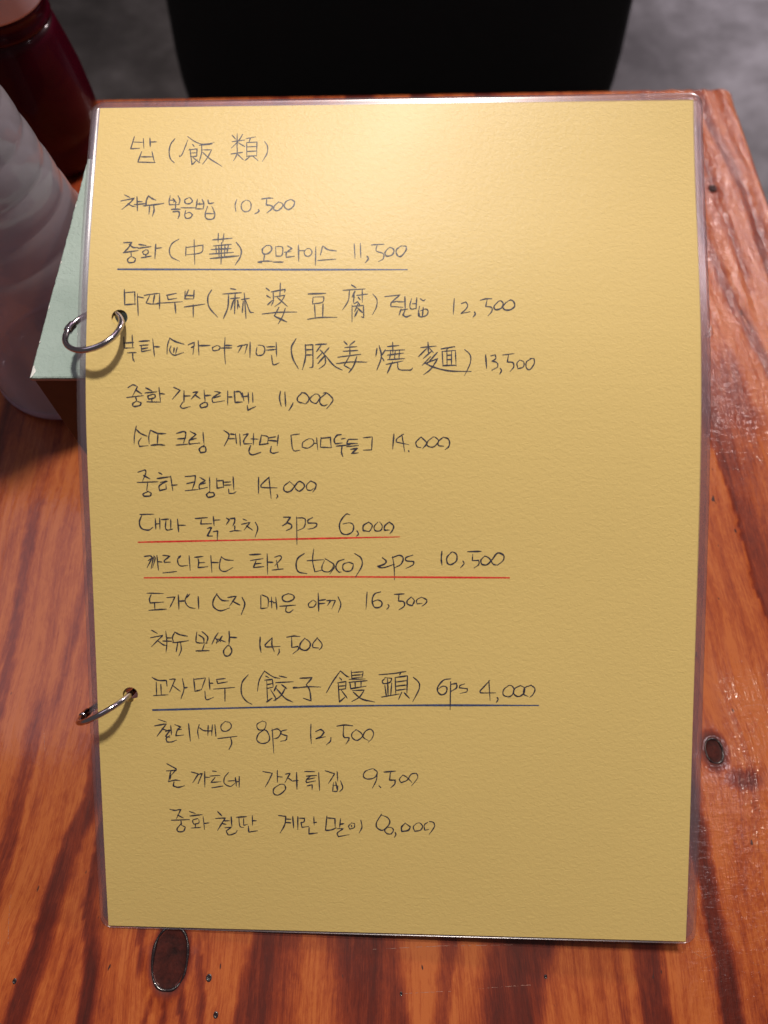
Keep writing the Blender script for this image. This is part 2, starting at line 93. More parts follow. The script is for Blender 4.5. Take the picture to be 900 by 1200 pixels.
class NT:
    def __init__(s, name):
        s.m = bpy.data.materials.new(name); s.m.use_nodes = True; s.t = s.m.node_tree; s.n = s.t.nodes
        s.b = s.n['Principled BSDF']; s.out = s.n['Material Output']
    def node(s, t, **k):
        n = s.n.new(t)
        for a, b in k.items(): setattr(n, a, b)
        return n
    def l(s, a, b): s.t.links.new(a, b)
    def set(s, **k):
        for a, v in k.items():
            i = s.b.inputs[a.replace('_', ' ')]
            if hasattr(v, 'links'): s.l(v, i)
            else: i.default_value = v
    def math(s, op, a, b=None, c=None, clamp=False):
        n = s.node('ShaderNodeMath', operation=op, use_clamp=clamp)
        for i, v in enumerate((a, b, c)):
            if v is None: continue
            if hasattr(v, 'links'): s.l(v, n.inputs[i])
            else: n.inputs[i].default_value = v
        return n.outputs[0]
    def noise(s, vec=None, scale=5., detail=4., rough=.5, dist=0.):
        n = s.node('ShaderNodeTexNoise'); n.inputs['Scale'].default_value = scale
        n.inputs['Detail'].default_value = detail; n.inputs['Roughness'].default_value = rough
        n.inputs['Distortion'].default_value = dist
        if vec is not None: s.l(vec, n.inputs['Vector'])
        return n.outputs['Fac']
    def ramp(s, fac, stops, interp='LINEAR'):
        n = s.node('ShaderNodeValToRGB'); n.color_ramp.interpolation = interp
        e = n.color_ramp.elements
        while len(e) < len(stops): e.new(0.5)
        for i, (p_, c) in enumerate(stops):
            e[i].position = p_; e[i].color = (c if len(c) == 4 else (*c, 1)) if hasattr(c, '__len__') else (c, c, c, 1)
        s.l(fac, n.inputs[0]); return n.outputs[0]
    def bump(s, h, strength=.3, dist=.001, to=None):
        n = s.node('ShaderNodeBump'); n.inputs['Strength'].default_value = strength; n.inputs['Distance'].default_value = dist
        s.l(h, n.inputs['Height'])
        if to is None: s.l(n.outputs[0], s.b.inputs['Normal'])
        return n
    def obj(s): return s.node('ShaderNodeTexCoord').outputs['Object']
    def schlick(s, f0=.04, f1=.9):
        # reflectance of a thin clear sheet, the same from either side
        g = s.node('ShaderNodeNewGeometry'); d = s.node('ShaderNodeVectorMath', operation='DOT_PRODUCT')
        s.l(g.outputs['Incoming'], d.inputs[0]); s.l(g.outputs['Normal'], d.inputs[1])
        c = s.math('SUBTRACT', 1., s.math('ABSOLUTE', d.outputs['Value']), clamp=True)
        return s.math('ADD', f0, s.math('MULTIPLY', s.math('POWER', c, 5.), f1), clamp=True)
    def comb(s, x, y, z=0.):
        n = s.node('ShaderNodeCombineXYZ')
        for i, v in enumerate((x, y, z)):
            if hasattr(v, 'links'): s.l(v, n.inputs[i])
            else: n.inputs[i].default_value = v
        return n.outputs[0]
    def sep(s, v):
        n = s.node('ShaderNodeSeparateXYZ'); s.l(v, n.inputs[0]); return n.outputs

# ------------------------------------------------------------------ materials
def m_wood():
    t = NT('lacquered_wood')
    dk = t.node('ShaderNodeAttribute', attribute_name='dark').outputs['Fac']
    g = t.node('ShaderNodeAttribute', attribute_name='grain').outputs['Fac']     # mm across the grain
    x, y, z = t.sep(t.obj())
    ym = t.math('MULTIPLY', y, 1000.)
    def gn(sx, sy, off, det=5, rough=.55, dist=0.):
        return t.noise(t.comb(t.math('MULTIPLY', g, 1 / sx), t.math('MULTIPLY', ym, 1 / sy), off), 1., det, rough, dist)
    n1 = gn(6., 120., 1.3, 10, .68, .25); n2 = gn(.42, 11., 4.1, 5, .65); n3 = gn(26., 70., 9.7, 4, .5, .6)
    n4 = gn(1.5, 70., 6.1, 6, .65)
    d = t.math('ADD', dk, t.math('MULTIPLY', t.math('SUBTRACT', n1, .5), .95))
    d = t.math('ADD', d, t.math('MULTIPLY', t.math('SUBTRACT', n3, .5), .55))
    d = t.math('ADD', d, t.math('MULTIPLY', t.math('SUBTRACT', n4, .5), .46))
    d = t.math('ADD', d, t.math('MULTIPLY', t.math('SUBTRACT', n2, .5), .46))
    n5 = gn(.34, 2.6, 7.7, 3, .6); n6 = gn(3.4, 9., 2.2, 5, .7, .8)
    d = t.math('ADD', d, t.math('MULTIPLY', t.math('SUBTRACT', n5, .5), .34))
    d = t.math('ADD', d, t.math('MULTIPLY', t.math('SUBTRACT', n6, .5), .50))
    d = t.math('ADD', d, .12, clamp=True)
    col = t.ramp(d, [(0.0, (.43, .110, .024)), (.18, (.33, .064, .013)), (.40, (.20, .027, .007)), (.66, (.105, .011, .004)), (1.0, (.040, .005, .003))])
    # dark pores and specks
    sp = t.noise(t.comb(t.math('MULTIPLY', g, .35), t.math('MULTIPLY', ym, .12), 3.), 1., 2., .5)
    spk = t.ramp(sp, [(0.0, 1.), (.245, 1.), (.275, 0.)])
    mx = t.node('ShaderNodeMix', data_type='RGBA'); t.l(spk, mx.inputs[0]); t.l(col, mx.inputs[6]); mx.inputs[7].default_value = (.05, .015, .012, 1)
    t.l(mx.outputs[2], t.b.inputs['Base Color'])
    rn = t.noise(t.obj(), 60., 5., .6)
    t.l(t.ramp(rn, [(.3, .38), (.7, .52)]), t.b.inputs['Roughness'])
    t.set(Coat_Weight=.7, Coat_IOR=1.5, Specular_IOR_Level=.2)
    t.l(t.ramp(t.noise(t.obj(), 25., 3., .5), [(.35, .07), (.7, .15)]), t.b.inputs['Coat Roughness'])
    # relief: ripples across the grain, soft undulation, fibres
    ox = t.math('MULTIPLY', g, 1.)
    rip = t.node('ShaderNodeAttribute', attribute_name='ripple').outputs['Fac']    # the coarse-sawn, rippled end of the board
    chat = t.noise(t.comb(t.math('MULTIPLY', ox, .16), t.math('MULTIPLY', ym, .42), 2.), 1., 4., .6, .7)
    lump = t.noise(t.comb(t.math('MULTIPLY', ox, .30), t.math('MULTIPLY', ym, .11), 8.), 1., 4., .6, .6)
    und = t.noise(t.comb(t.math('MULTIPLY', ox, .22), t.math('MULTIPLY', ym, .035), 5.), 1., 4., .55, .4)
    h = t.math('ADD', t.math('MULTIPLY', chat, t.math('MULTIPLY_ADD', rip, .65, .02)), t.math('MULTIPLY', und, t.math('MULTIPLY_ADD', rip, 1.0, .24)))
    h = t.math('ADD', h, t.math('MULTIPLY', n2, .025)); h = t.math('ADD', h, t.math('MULTIPLY', lump, t.math('MULTIPLY', rip, 1.15)))
    b = t.bump(h, 1.0, .00065)
    t.l(b.outputs[0], t.b.inputs['Coat Normal'])
    return t.m
def m_paper(col=(.80, .60, .212), name='yellow_embossed_paper'):
    t = NT(name); o = t.obj()
    n = t.noise(o, 9., 3., .5)
    mx = t.node('ShaderNodeMix', data_type='RGBA'); t.l(n, mx.inputs[0])
    mx.inputs[6].default_value = (*[c * .95 for c in col], 1); mx.inputs[7].default_value = (*[min(1, c * 1.05) for c in col], 1)
    t.l(mx.outputs[2], t.b.inputs['Base Color']); t.set(Roughness=.62, Specular_IOR_Level=.3)
    v = t.node('ShaderNodeMapping'); v.inputs['Scale'].default_value = (.75, 1.1, 1); t.l(o, v.inputs[0])
    h1 = t.noise(v.outputs[0], 760., 4., .6, .6); h2 = t.noise(o, 1900., 2., .5)
    h = t.math('ADD', h1, t.math('MULTIPLY', h2, .22)); t.bump(h, 1., .00015)
    return t.m
def m_film():
    t = NT('clear_laminate_film'); n = t.n; n.remove(t.b)
    tr = t.node('ShaderNodeBsdfTransparent'); tr.inputs[0].default_value = (.985, .98, .985, 1)
    gl = t.node('ShaderNodeBsdfGlossy'); gl.inputs['Roughness'].default_value = .42; gl.inputs[0].default_value = (.95, .95, 1, 1)
    g2 = t.node('ShaderNodeBsdfGlossy'); g2.inputs['Roughness'].default_value = .17
    o = t.obj(); h1 = t.noise(o, 560., 3., .55, .8); h2 = t.noise(o, 22., 2., .5)
    b = t.node('ShaderNodeBump'); b.inputs['Strength'].default_value = 1.; b.inputs['Distance'].default_value = .00009
    t.l(t.math('ADD', h1, t.math('MULTIPLY', h2, 3.)), b.inputs['Height'])
    t.l(b.outputs[0], gl.inputs['Normal'])
    mg = t.node('ShaderNodeMixShader'); mg.inputs[0].default_value = .012; t.l(gl.outputs[0], mg.inputs[1]); t.l(g2.outputs[0], mg.inputs[2])
    ms = t.node('ShaderNodeMixShader'); t.l(t.schlick(.030, .8), ms.inputs[0]); t.l(tr.outputs[0], ms.inputs[1]); t.l(mg.outputs[0], ms.inputs[2])
    t.l(ms.outputs[0], t.out.inputs[0]); return t.m
def m_rim():
    t = NT('clear_laminate_margin'); n = t.n; n.remove(t.b)
    tr = t.node('ShaderNodeBsdfTransparent'); tr.inputs[0].default_value = (.955, .935, .95, 1)
    gl = t.node('ShaderNodeBsdfGlossy'); gl.inputs['Roughness'].default_value = .24
    df = t.node('ShaderNodeBsdfDiffuse'); df.inputs[0].default_value = (.50, .40, .50, 1)
    m1 = t.node('ShaderNodeMixShader'); m1.inputs[0].default_value = .045; t.l(tr.outputs[0], m1.inputs[1]); t.l(df.outputs[0], m1.inputs[2])
    m2 = t.node('ShaderNodeMixShader'); t.l(t.schlick(.10, .8), m2.inputs[0]); t.l(m1.outputs[0], m2.inputs[1]); t.l(gl.outputs[0], m2.inputs[2])
    t.l(m2.outputs[0], t.out.inputs[0]); return t.m
def m_ink(name, col, rough=.5):
    t = NT(name); o = t.obj()
    n = t.noise(o, 900., 2., .5)
    t.l(t.ramp(n, [(.3, col), (.75, tuple(min(1, c * 2.0 + .012) for c in col))]), t.b.inputs['Base Color'])
    t.set(Roughness=rough, Specular_IOR_Level=.2); return t.m
def m_simple(name, col, rough=.5, metal=0., var=.12, scale=40., bump=0., bscale=200., **k):
    t = NT(name); o = t.obj(); n = t.noise(o, scale, 5., .6)
    t.l(t.ramp(n, [(.3, tuple(c * (1 - var) for c in col)), (.7, tuple(min(1, c * (1 + var)) for c in col))]), t.b.inputs['Base Color'])
    t.set(Roughness=rough, Metallic=metal, **k)
    if bump: t.bump(t.noise(o, bscale, 4., .6), 1., bump)
    return t.m
def m_floor():
    t = NT('concrete_floor'); o = t.obj()
    a = t.noise(o, 3.2, 8., .62, .4); b = t.noise(o, 14., 6., .6)
    f = t.math('ADD', t.math('MULTIPLY', a, .75), t.math('MULTIPLY', b, .25))
    t.l(t.ramp(f, [(.36, (.050, .044, .045)), (.48, (.085, .077, .078)), (.56, (.125, .115, .117)), (.68, (.19, .178, .182))]), t.b.inputs['Base Color'])
    t.set(Roughness=.55); t.bump(b, .4, .002); return t.m
WOOD = m_wood(); PAPER = m_paper(); PAPER_B = m_paper((.72, .60, .36), 'cream_paper'); FILM = m_film(); RIM = m_rim()
INK = m_ink('black_pen_ink', (.022, .021, .034)); BLUE = m_ink('blue_pen_ink', (.035, .055, .13)); RED = m_ink('red_pen_ink', (.62, .03, .02))
CHROME = m_simple('nickel_plated_steel', (.50, .46, .50), .14, 1., .05, 300.)
FLOOR = m_floor()
LEATHER = m_simple('black_leather', (.004, .003, .004), .6, 0., .3, 30., .0004, 500.)
BLACKM = m_simple('black_painted_metal', (.02, .02, .02), .4, 0.)
WOODSIDE = m_simple('stained_wood_side', (.22, .06, .028), .45, 0., .35, 60.)
def m_knot():
    t = NT('charred_knot_wood'); x, y, z = t.sep(t.obj())
    w_ = t.node('ShaderNodeTexNoise'); nn = t.noise(t.obj(), 160., 4., .6)
    n2 = t.noise(t.obj(), 900., 3., .6)
    f = t.math('ADD', t.math('MULTIPLY', nn, .7), t.math('MULTIPLY', n2, .3))
    t.l(t.ramp(f, [(.35, (.014, .004, .004)), (.6, (.058, .011, .008)), (.75, (.095, .020, .012))]), t.b.inputs['Base Color'])
    t.set(Roughness=.5, Specular_IOR_Level=.10, Coat_Weight=.0, Coat_Roughness=.12); t.bump(f, .6, .0003); return t.m
KNOT = m_knot()
KNOTRIM = m_simple('resin_knot_rim', (.016, .008, .010), .3, 0., .3, 200., .0003, 500., Coat_Weight=.35)
MAROON = m_simple('dark_maroon_card', (.048, .020, .018), .5, 0., .25, 80.)
PINKEDGE = m_simple('pinkish_board_edge', (.50, .33, .30), .7, 0., .15, 300.)

# ------------------------------------------------------------------ the setting: floor
fv = [(-4000, -2500, -750), (4000, -2500, -750), (4000, 5000, -750), (-4000, 5000, -750)]
tag(mk('floor', fv, [(0, 1, 2, 3)], FLOOR, smooth=False), 'grey blotchy concrete floor far below the table', None, 'structure')

# ------------------------------------------------------------------ table
TX0, TX1, TY0, TY1 = -560., 231.0, -330., 466.4
def ty1(x): return TY1 + (x) * 0.027           # far edge is a little askew
BANDS = [  # points (x,Y), left half width, right half width, strength, fade at the ends in mm
 ([(204, 470), (205, 427), (211, 403), (215, 370), (216, 341), (217, 290), (219, 180), (214, 60)], 3.0, 3.4, .36, 20),
 ([(196, 430), (196, 399), (197, 387), (198, 358), (201, 328), (202, 285)], 1.2, 2.4, .26, 15),
 ([(178, 400), (183, 350), (187, 309), (190, 284), (195, 260), (201, 237), (208, 190), (214, 130)], 2.2, 4.2, .36, 25),
 ([(160, 235), (163, 190), (167, 157), (168, 136), (169, 114), (172, 92), (178, 60)], .8, 15., .40, 16),
 ([(176, 240), (178, 215), (182, 200)], 11., 12., .32, 16),
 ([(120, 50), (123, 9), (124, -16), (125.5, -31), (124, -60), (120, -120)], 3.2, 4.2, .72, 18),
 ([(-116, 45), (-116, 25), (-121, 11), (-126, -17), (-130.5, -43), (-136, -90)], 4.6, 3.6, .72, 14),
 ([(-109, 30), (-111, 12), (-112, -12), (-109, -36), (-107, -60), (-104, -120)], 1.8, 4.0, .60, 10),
 ([(-143, 60), (-145, 28), (-146, 3), (-149, -30), (-155, -80)], 4.5, 2.4, .38, 22),
 ([(-136, 125), (-137, 105), (-138, 87), (-140, 59)], 1.4, 2.6, .30, 12),
 ([(-165, 150), (-163, 100), (-162, 60), (-166, 0)], 3.0, 2.0, .36, 25),
 ([(-91, -14), (-90.5, -24), (-90, -33)], 1.3, 1.5, .42, 4),
 ([(-84, -40), (-86, -52), (-89, -80)], .9, .9, .40, 5), ([(-79, -40), (-79.5, -55), (-80, -90)], 1.1, 1.0, .5, 5),
 ([(-75, -39), (-72, -50), (-70, -90)], 1.0, 1.6, .45, 5), ([(-69, -26), (-66, -42), (-62, -70), (-60, -100)], 2.0, 1.0, .38, 7),
 ([(-40, 30), (-41, -23), (-45, -34), (-49, -55), (-56, -120)], 7.5, 7.5, .58, 15),
 ([(-10, 40), (-8, -22), (-6, -36), (-2, -55), (4, -120)], 12., 13., .60, 15),
 ([(32, 20), (27, -23), (22, -50), (14, -100)], 5.5, .9, .34, 15),
 ([(56, 30), (53, -24), (47, -40), (42, -60), (34, -120)], 11., 12., .66, 15),
 ([(86, 20), (86, -60), (84, -120)], 1.0, 1.6, .28, 12),
 ([(95, 40), (97, -24), (97.5, -55), (96, -120)], 5.2, 5.6, .60, 15),
]
KNOTS = [(-77.6, -24.4, 6.1, 9.6), (134.3, 48.0, 3.3, 4.6), (199.5, 376.5, 1.5, 1.9)]
def shiftp(x, y): return (x * (.982 + .00007 * (y + 50)), y + 5 + max(0, y - 350) * .035)
BANDS = [([shiftp(*q) for q in b_[0]], *b_[1:]) for b_ in BANDS]
def smooth(e0, e1, v):
    t_ = np.clip((v - e0) / (e1 - e0), 0, 1); return t_ * t_ * (3 - 2 * t_)
def n1d(xs, seed):
    rs = np.random.RandomState(seed); k = rs.rand(400); i = np.floor(xs).astype(int); f = xs - i; f = f * f * (3 - 2 * f)
    return k[i % 400] * (1 - f) + k[(i + 1) % 400] * f
def fields(X, Y):
    g = X.copy()
    # grain swings aside round the knots, and drifts with Y on either side
    for kx, ky, rx, ry in KNOTS:
        dx, dy = X - kx, Y - ky
        r2 = (dx / (rx * 2.9)) ** 2 + (dy / (ry * 3.0)) ** 2
        g = g - dx * .72 * np.exp(-r2)
    g = g + np.where(X > 0, 1, -1) * 0.0 - .10 * (Y - 50) * smooth(-90, -150, X) * smooth(60, -20, Y)
    g = g + .055 * (Y - 250) * smooth(120, 190, X)
    g = g + 1.2 * np.sin(Y / 37. + X / 40.) + .7 * np.sin(Y / 13. + X / 17.)
    wob = 1.6 * (n1d(Y / 9. + 50 + X / 55., 3) - .5) + .9 * (n1d(Y / 3.1 + 90 + X / 30., 5) - .5)
    d = np.zeros_like(X)
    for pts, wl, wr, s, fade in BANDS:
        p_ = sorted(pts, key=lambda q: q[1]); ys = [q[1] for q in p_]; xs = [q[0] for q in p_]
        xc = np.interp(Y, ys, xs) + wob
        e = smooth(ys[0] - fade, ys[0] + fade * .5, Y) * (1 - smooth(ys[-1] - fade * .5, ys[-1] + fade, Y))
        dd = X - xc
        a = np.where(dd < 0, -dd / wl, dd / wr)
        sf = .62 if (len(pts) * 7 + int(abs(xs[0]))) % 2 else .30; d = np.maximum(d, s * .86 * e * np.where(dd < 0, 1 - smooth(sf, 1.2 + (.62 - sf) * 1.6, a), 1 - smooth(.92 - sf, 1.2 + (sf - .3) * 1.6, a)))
    hid = (smooth(-100, -85, X) * (1 - smooth(85, 105, X)) * smooth(0, 30, Y)) + smooth(-175, -200, X)
    stripe = smooth(.45, .75, n1d(g / 11. + 100, 9)) * .6
    d = np.maximum(d, np.clip(hid, 0, 1) * stripe)
    for kx, ky, rx, ry in KNOTS:
        r = np.sqrt(((X - kx) / rx) ** 2 + ((Y - ky) / ry) ** 2)
        d = np.maximum(d, .75 * (1 - smooth(.9, 2.3 if kx > 0 else 1.5, r)))
    r = np.sqrt(((X - 144) / 9.) ** 2 + ((Y - 37) / 5.) ** 2); d = np.maximum(d, .45 * (1 - smooth(.3, 1.2, r)))
    ln_ = np.sin(2 * np.pi * ((Y + .72 * (X - 130) + .012 * (X - 130) ** 2) / 3.6 + 1.1 * n1d(X / 9. + Y / 14. + 60, 41)))
    d = d + .20 * np.clip(ln_ - .35, 0, 1) * smooth(129, 138, X) * smooth(48, 30, Y) * smooth(-70, -40, Y)
    # relief in mm: bands sunk, knots' collar raised
    h = -1.5 * d * smooth(130, 175, X) - .10 * d
    h += 1.3 * (n1d(g / 6.5 + 60, 21) - .5) * smooth(140, 200, X) * smooth(150, 300, Y)
    for kx, ky, rx, ry in KNOTS:
        r = np.sqrt(((X - kx) / rx) ** 2 + ((Y - ky) / ry) ** 2)
        h += .35 * np.exp(-((r - 1.25) / .25) ** 2) - .5 * (1 - smooth(.75, 1.05, r))
    return g, d, h
def axis(a, b, fine0, fine1, f, c):
    v = list(np.arange(a, fine0, c)) + list(np.arange(fine0, fine1, f)) + list(np.arange(fine1, b, c)) + [b]
    return np.array(v)
xs = np.concatenate([np.arange(TX0, -240, 8.), np.arange(-240, TX1 - 3.2, 1.25), TX1 - 3.0 * (1 - np.sin(np.linspace(0, np.pi / 2, 7)))])
tt = np.concatenate([np.arange(TY0, -80, 8.), np.arange(-80, TY1 - 3.2, 1.4), TY1 - 3.0 * (1 - np.sin(np.linspace(0, np.pi / 2, 7)))])
TX, TT = np.meshgrid(xs, tt)
shear = (TX * .027) * smooth(250, 460, TT)
# rounded far right corner
rc = 7.
cx, cy = TX1 - rc, TY1 - rc
mask = (TX > cx) & (TT > cy)
sx, sy = (TX - cx) / rc, (TT - cy) / rc
nx = sx * np.sqrt(np.clip(1 - sy ** 2 / 2, 0, 1)); ny = sy * np.sqrt(np.clip(1 - sx ** 2 / 2, 0, 1))
TXc = np.where(mask, cx + nx * rc, TX); TTc = np.where(mask, cy + ny * rc, TT)
edge = .8 * (n1d(TTc / 14. + 20, 31) - .5) * smooth(TX1 - 14, TX1, TX)
TXc = TXc + edge * 1.6
Ye = TTc + shear
g, d, h = fields(TXc, Ye)
drop = np.where(TX > TX1 - 3, 3 - np.sqrt(np.clip(9 - (TX - TX1 + 3) ** 2, 0, 9)), 0)
drop = np.maximum(drop, np.where(TT > TY1 - 3, 3 - np.sqrt(np.clip(9 - (TT - TY1 + 3) ** 2, 0, 9)), 0))
Z = h - drop
Z = np.where((TXc > -115) & (TXc < 118) & (Ye > -22) & (Ye < 30), np.minimum(Z, 0), Z)
ny_, nx_ = TX.shape
ripple = np.maximum(smooth(120, 175, TXc) * smooth(120, 260, Ye), .75 * smooth(136, 148, TXc) * smooth(-5, 15, Ye) * smooth(95, 70, Ye))
ripple = np.maximum(ripple, .4 * smooth(104, 112, TXc) * smooth(150, 142, TXc) * smooth(-60, -30, Ye) * smooth(60, 30, Ye))
idx = np.arange(ny_ * nx_).reshape(ny_, nx_)
V = np.stack([TXc.ravel(), Ye.ravel(), Z.ravel()], 1)
F = np.stack([idx[:-1, :-1].ravel(), idx[:-1, 1:].ravel(), idx[1:, 1:].ravel(), idx[1:, :-1].ravel()], 1)
nv = len(V)
per = np.concatenate([idx[0, :], idx[1:, -1], idx[-1, -2::-1], idx[-2:0:-1, 0]])
low = V[per].copy(); low[:, 2] = -32.
Vall = np.concatenate([V, low]); n_p = len(per)
sk = [(int(per[i]), int(per[(i + 1) % n_p]), nv + (i + 1) % n_p, nv + i) for i in range(n_p)]
sk = [f[::-1] for f in sk]
faces = F.tolist() + sk + [tuple(range(nv, nv + n_p))[::-1]]
table = empty('wooden_table', (0.0, 0.1, -0.75), 'glossy red-brown wooden table with dark grain, under the yellow menu', 'table')
def under_table(o): o.parent = table; o.matrix_parent_inverse = Matrix.Translation((0, -0.1, 0.75)); return o
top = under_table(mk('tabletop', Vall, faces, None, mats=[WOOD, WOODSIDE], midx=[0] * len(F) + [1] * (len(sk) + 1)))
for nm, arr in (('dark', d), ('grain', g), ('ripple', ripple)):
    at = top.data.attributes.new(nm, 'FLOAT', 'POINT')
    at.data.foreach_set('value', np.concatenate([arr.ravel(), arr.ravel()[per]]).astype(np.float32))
def box_mesh(x0, x1, y0, y1, z0, z1):
    v = [(x, y, z) for z in (z0, z1) for y in (y0, y1) for x in (x0, x1)]
    return v, [(0, 2, 3, 1), (4, 5, 7, 6), (0, 1, 5, 4), (2, 6, 7, 3), (0, 4, 6, 2), (1, 3, 7, 5)]
for lx in (-510, 170):
    for ly in (-290, 390):
        v, f = box_mesh(lx, lx + 45, ly, ly + 45, -750, -33)
        bevel(under_table(mk('table_leg', v, f, WOODSIDE, smooth=False)), .003)
def torus(name, center, n, Rr, r, mat, parent, a0=0., a1=2 * math.pi, N=96, M=14, scale_axes=None, jitter=0.):
    n = Vector(n).normalized(); a = n.orthogonal().normalized(); b = n.cross(a)
    if scale_axes: a, b = Vector((1, 0, 0)), Vector((0, 1, 0))
    ex, ey = scale_axes or (Rr, Rr)
    full = abs(a1 - a0 - 2 * math.pi) < 1e-6; vs = []; fs = []
    K = N if full else N + 1
    for i in range(K):
        t_ = a0 + (a1 - a0) * i / N; c = Vector(center) + a * (ex * math.cos(t_)) + b * (ey * math.sin(t_)) if not scale_axes else Vector(center) + a * (ex * math.copysign(abs(math.cos(t_)) ** .84, math.cos(t_))) + b * (ey * math.copysign(abs(math.sin(t_)) ** .84, math.sin(t_)))
        o = (a * (math.cos(t_) * ey) + b * (math.sin(t_) * ex)).normalized()
        rr = r * (1 + jitter * (mnoise.noise((math.cos(t_) * 2, math.sin(t_) * 2, ex))))
        for j in range(M):
            s_ = 2 * math.pi * j / M; vs.append(tuple(c + o * (rr * math.cos(s_)) + n * (rr * math.sin(s_))))
    for i in range(K if full else N):
        for j in range(M):
            i2 = (i + 1) % K; fs.append((i * M + j, i2 * M + j, i2 * M + (j + 1) % M, i * M + (j + 1) % M))
    if not full: fs += [tuple(range(M))[::-1], tuple((K - 1) * M + j for j in range(M))]
    o = mk(name, vs, fs, mat, parent); fix_normals(o); return o
for i, (kx, ky, rx, ry) in enumerate(KNOTS):
    vs = [(kx, ky, -.15)]; fs = []; N = 40; RR = 7
    for k in range(1, RR + 1):
        for j in range(N):
            a_ = 2 * math.pi * j / N; q = k / RR
            wv = 1 + .06 * mnoise.noise((math.cos(a_) * 1.3 + i * 5, math.sin(a_) * 1.3, 2))
            zz = -.15 + .04 * math.sin(q * 20) * (1 - q) + .25 * max(0, q - .8) * 3 + .03 * mnoise.noise((kx + q * rx * math.cos(a_) * 1.5, q * ry * math.sin(a_) * 1.5, 0))
            ca_, sa_ = math.cos(a_), math.sin(a_); vs.append((kx + rx * q * wv * math.copysign(abs(ca_) ** .84, ca_), ky + ry * q * wv * math.copysign(abs(sa_) ** .84, sa_), zz))
    for j in range(N): fs.append((0, 1 + j, 1 + (j + 1) % N))
    for k in range(RR - 1):
        for j in range(N): fs.append((1 + k * N + j, 1 + (k + 1) * N + j, 1 + (k + 1) * N + (j + 1) % N, 1 + k * N + (j + 1) % N))
    kn = under_table(mk('knot', vs, fs, KNOT))
    kn['label'] = ['large dark oval knot in front of the menu', 'small blackened knot right of the menu', 'tiny pale glossy knot near the far right corner'][i]
    rim = torus('knot_rim', (kx, ky, .0), (0, 0, 1), 1, .5 if i == 0 else .42, KNOTRIM, kn, scale_axes=(rx * 1.03, ry * 1.03), jitter=.7)
for px_, py_, r_ in [(58.1, -30.1, .6), (6.1, -35.3, .55), (-59.3, -41.6, .95), (-132.5, -31.5, .8), (-62.9, -30.5, 1.1)]:
    vs = []; fs = []
    for k, (q, zz) in enumerate([(.95, .01), (.8, .12), (.6, .08), (.3, .02)]):
        for j in range(16):
            a_ = 2 * math.pi * j / 16; vs.append((px_ + q * r_ * math.cos(a_), py_ + q * r_ * 1.25 * math.sin(a_), zz))
    for k in range(3):
        for j in range(16): fs.append((k * 16 + j, k * 16 + (j + 1) % 16, (k + 1) * 16 + (j + 1) % 16, (k + 1) * 16 + j))
    fs.append(tuple(48 + j for j in range(16)))
    under_table(mk('pin_knot', vs, fs, KNOTRIM))

SCRATCH = m_simple('scuffed_lacquer', (.34, .17, .13), .3, 0., .5, 900.)
for pts in [((6.8, -35.2), (14, -34.9), (24, -34.5)), ((33, -33.8), (44, -33.1), (53, -32.6)), ((-4, -21.6), (20, -20.6), (47, -20.2)), ((-140.6, 58), (-139.2, 53), (-138.0, 48)), ((-140, -4), (-139, -12), (-137.4, -20)), ((150, 66), (156, 66.6), (161, 66.2)), ((112, -22), (116, -24.5), (121, -23))]:
    vs = []; fs = []; n_ = 40
    for i in range(n_ + 1):
        q = i / n_ * (len(pts) - 1); k = min(int(q), len(pts) - 2); f_ = q - k
        x = pts[k][0] * (1 - f_) + pts[k + 1][0] * f_; y = pts[k][1] * (1 - f_) + pts[k + 1][1] * f_ + .06 * random.uniform(-1, 1)
        dx_, dy_ = pts[-1][0] - pts[0][0], pts[-1][1] - pts[0][1]; L_ = math.hypot(dx_, dy_); hw = .07 * random.uniform(.15, 1.3)
        for s_ in (1, -1): vs.append((x - dy_ / L_ * hw * s_, y + dx_ / L_ * hw * s_, .035))
    for i in range(n_):
        if random.random() < .75: fs.append((2 * i, 2 * i + 1, 2 * i + 3, 2 * i + 2))
    under_table(mk('surface_scratch', vs, fs, SCRATCH))

# ------------------------------------------------------------------ menu surface (page millimetres -> place)
NV = np.array([0, 75, 150, 185, 215, 250, 297.])
SL = np.array([0.60565, 0.58331, 0.60156, 0.54469, 0.41890, 0.31934, 0.25548]); SR = np.array([0.53058, 0.49772, 0.50242, 0.46863, 0.42414, 0.37806, 0.46465])
XL = np.array([2.57558, 1.36318, 0.77406, 0.21513, -0.01518, -0.58250, -1.56010]); XR = np.array([1.22393, 0.60469, 0.27084, -0.01111, -0.45355, -1.44848, -2.94042])
def _side(s):
    gq = np.linspace(-10, 307, 318); sl = np.interp(gq, NV, s); k = np.hanning(31); k /= k.sum()
    sl = np.convolve(np.pad(sl, 15, 'edge'), k, 'valid'); m = (sl[1:] + sl[:-1]) / 2
    y = np.concatenate([[0], np.cumsum(np.cos(m))]); z = np.concatenate([[0], np.cumsum(np.sin(m))])
    return gq, y - y[10], z - z[10]
GQ, YL, ZL = _side(SL); _, YR, ZR = _side(SR)
X0, Y0, Z0, YAW, ROLL = 0.82007, -16.22180, 5.39587, -0.021591, 0.044736
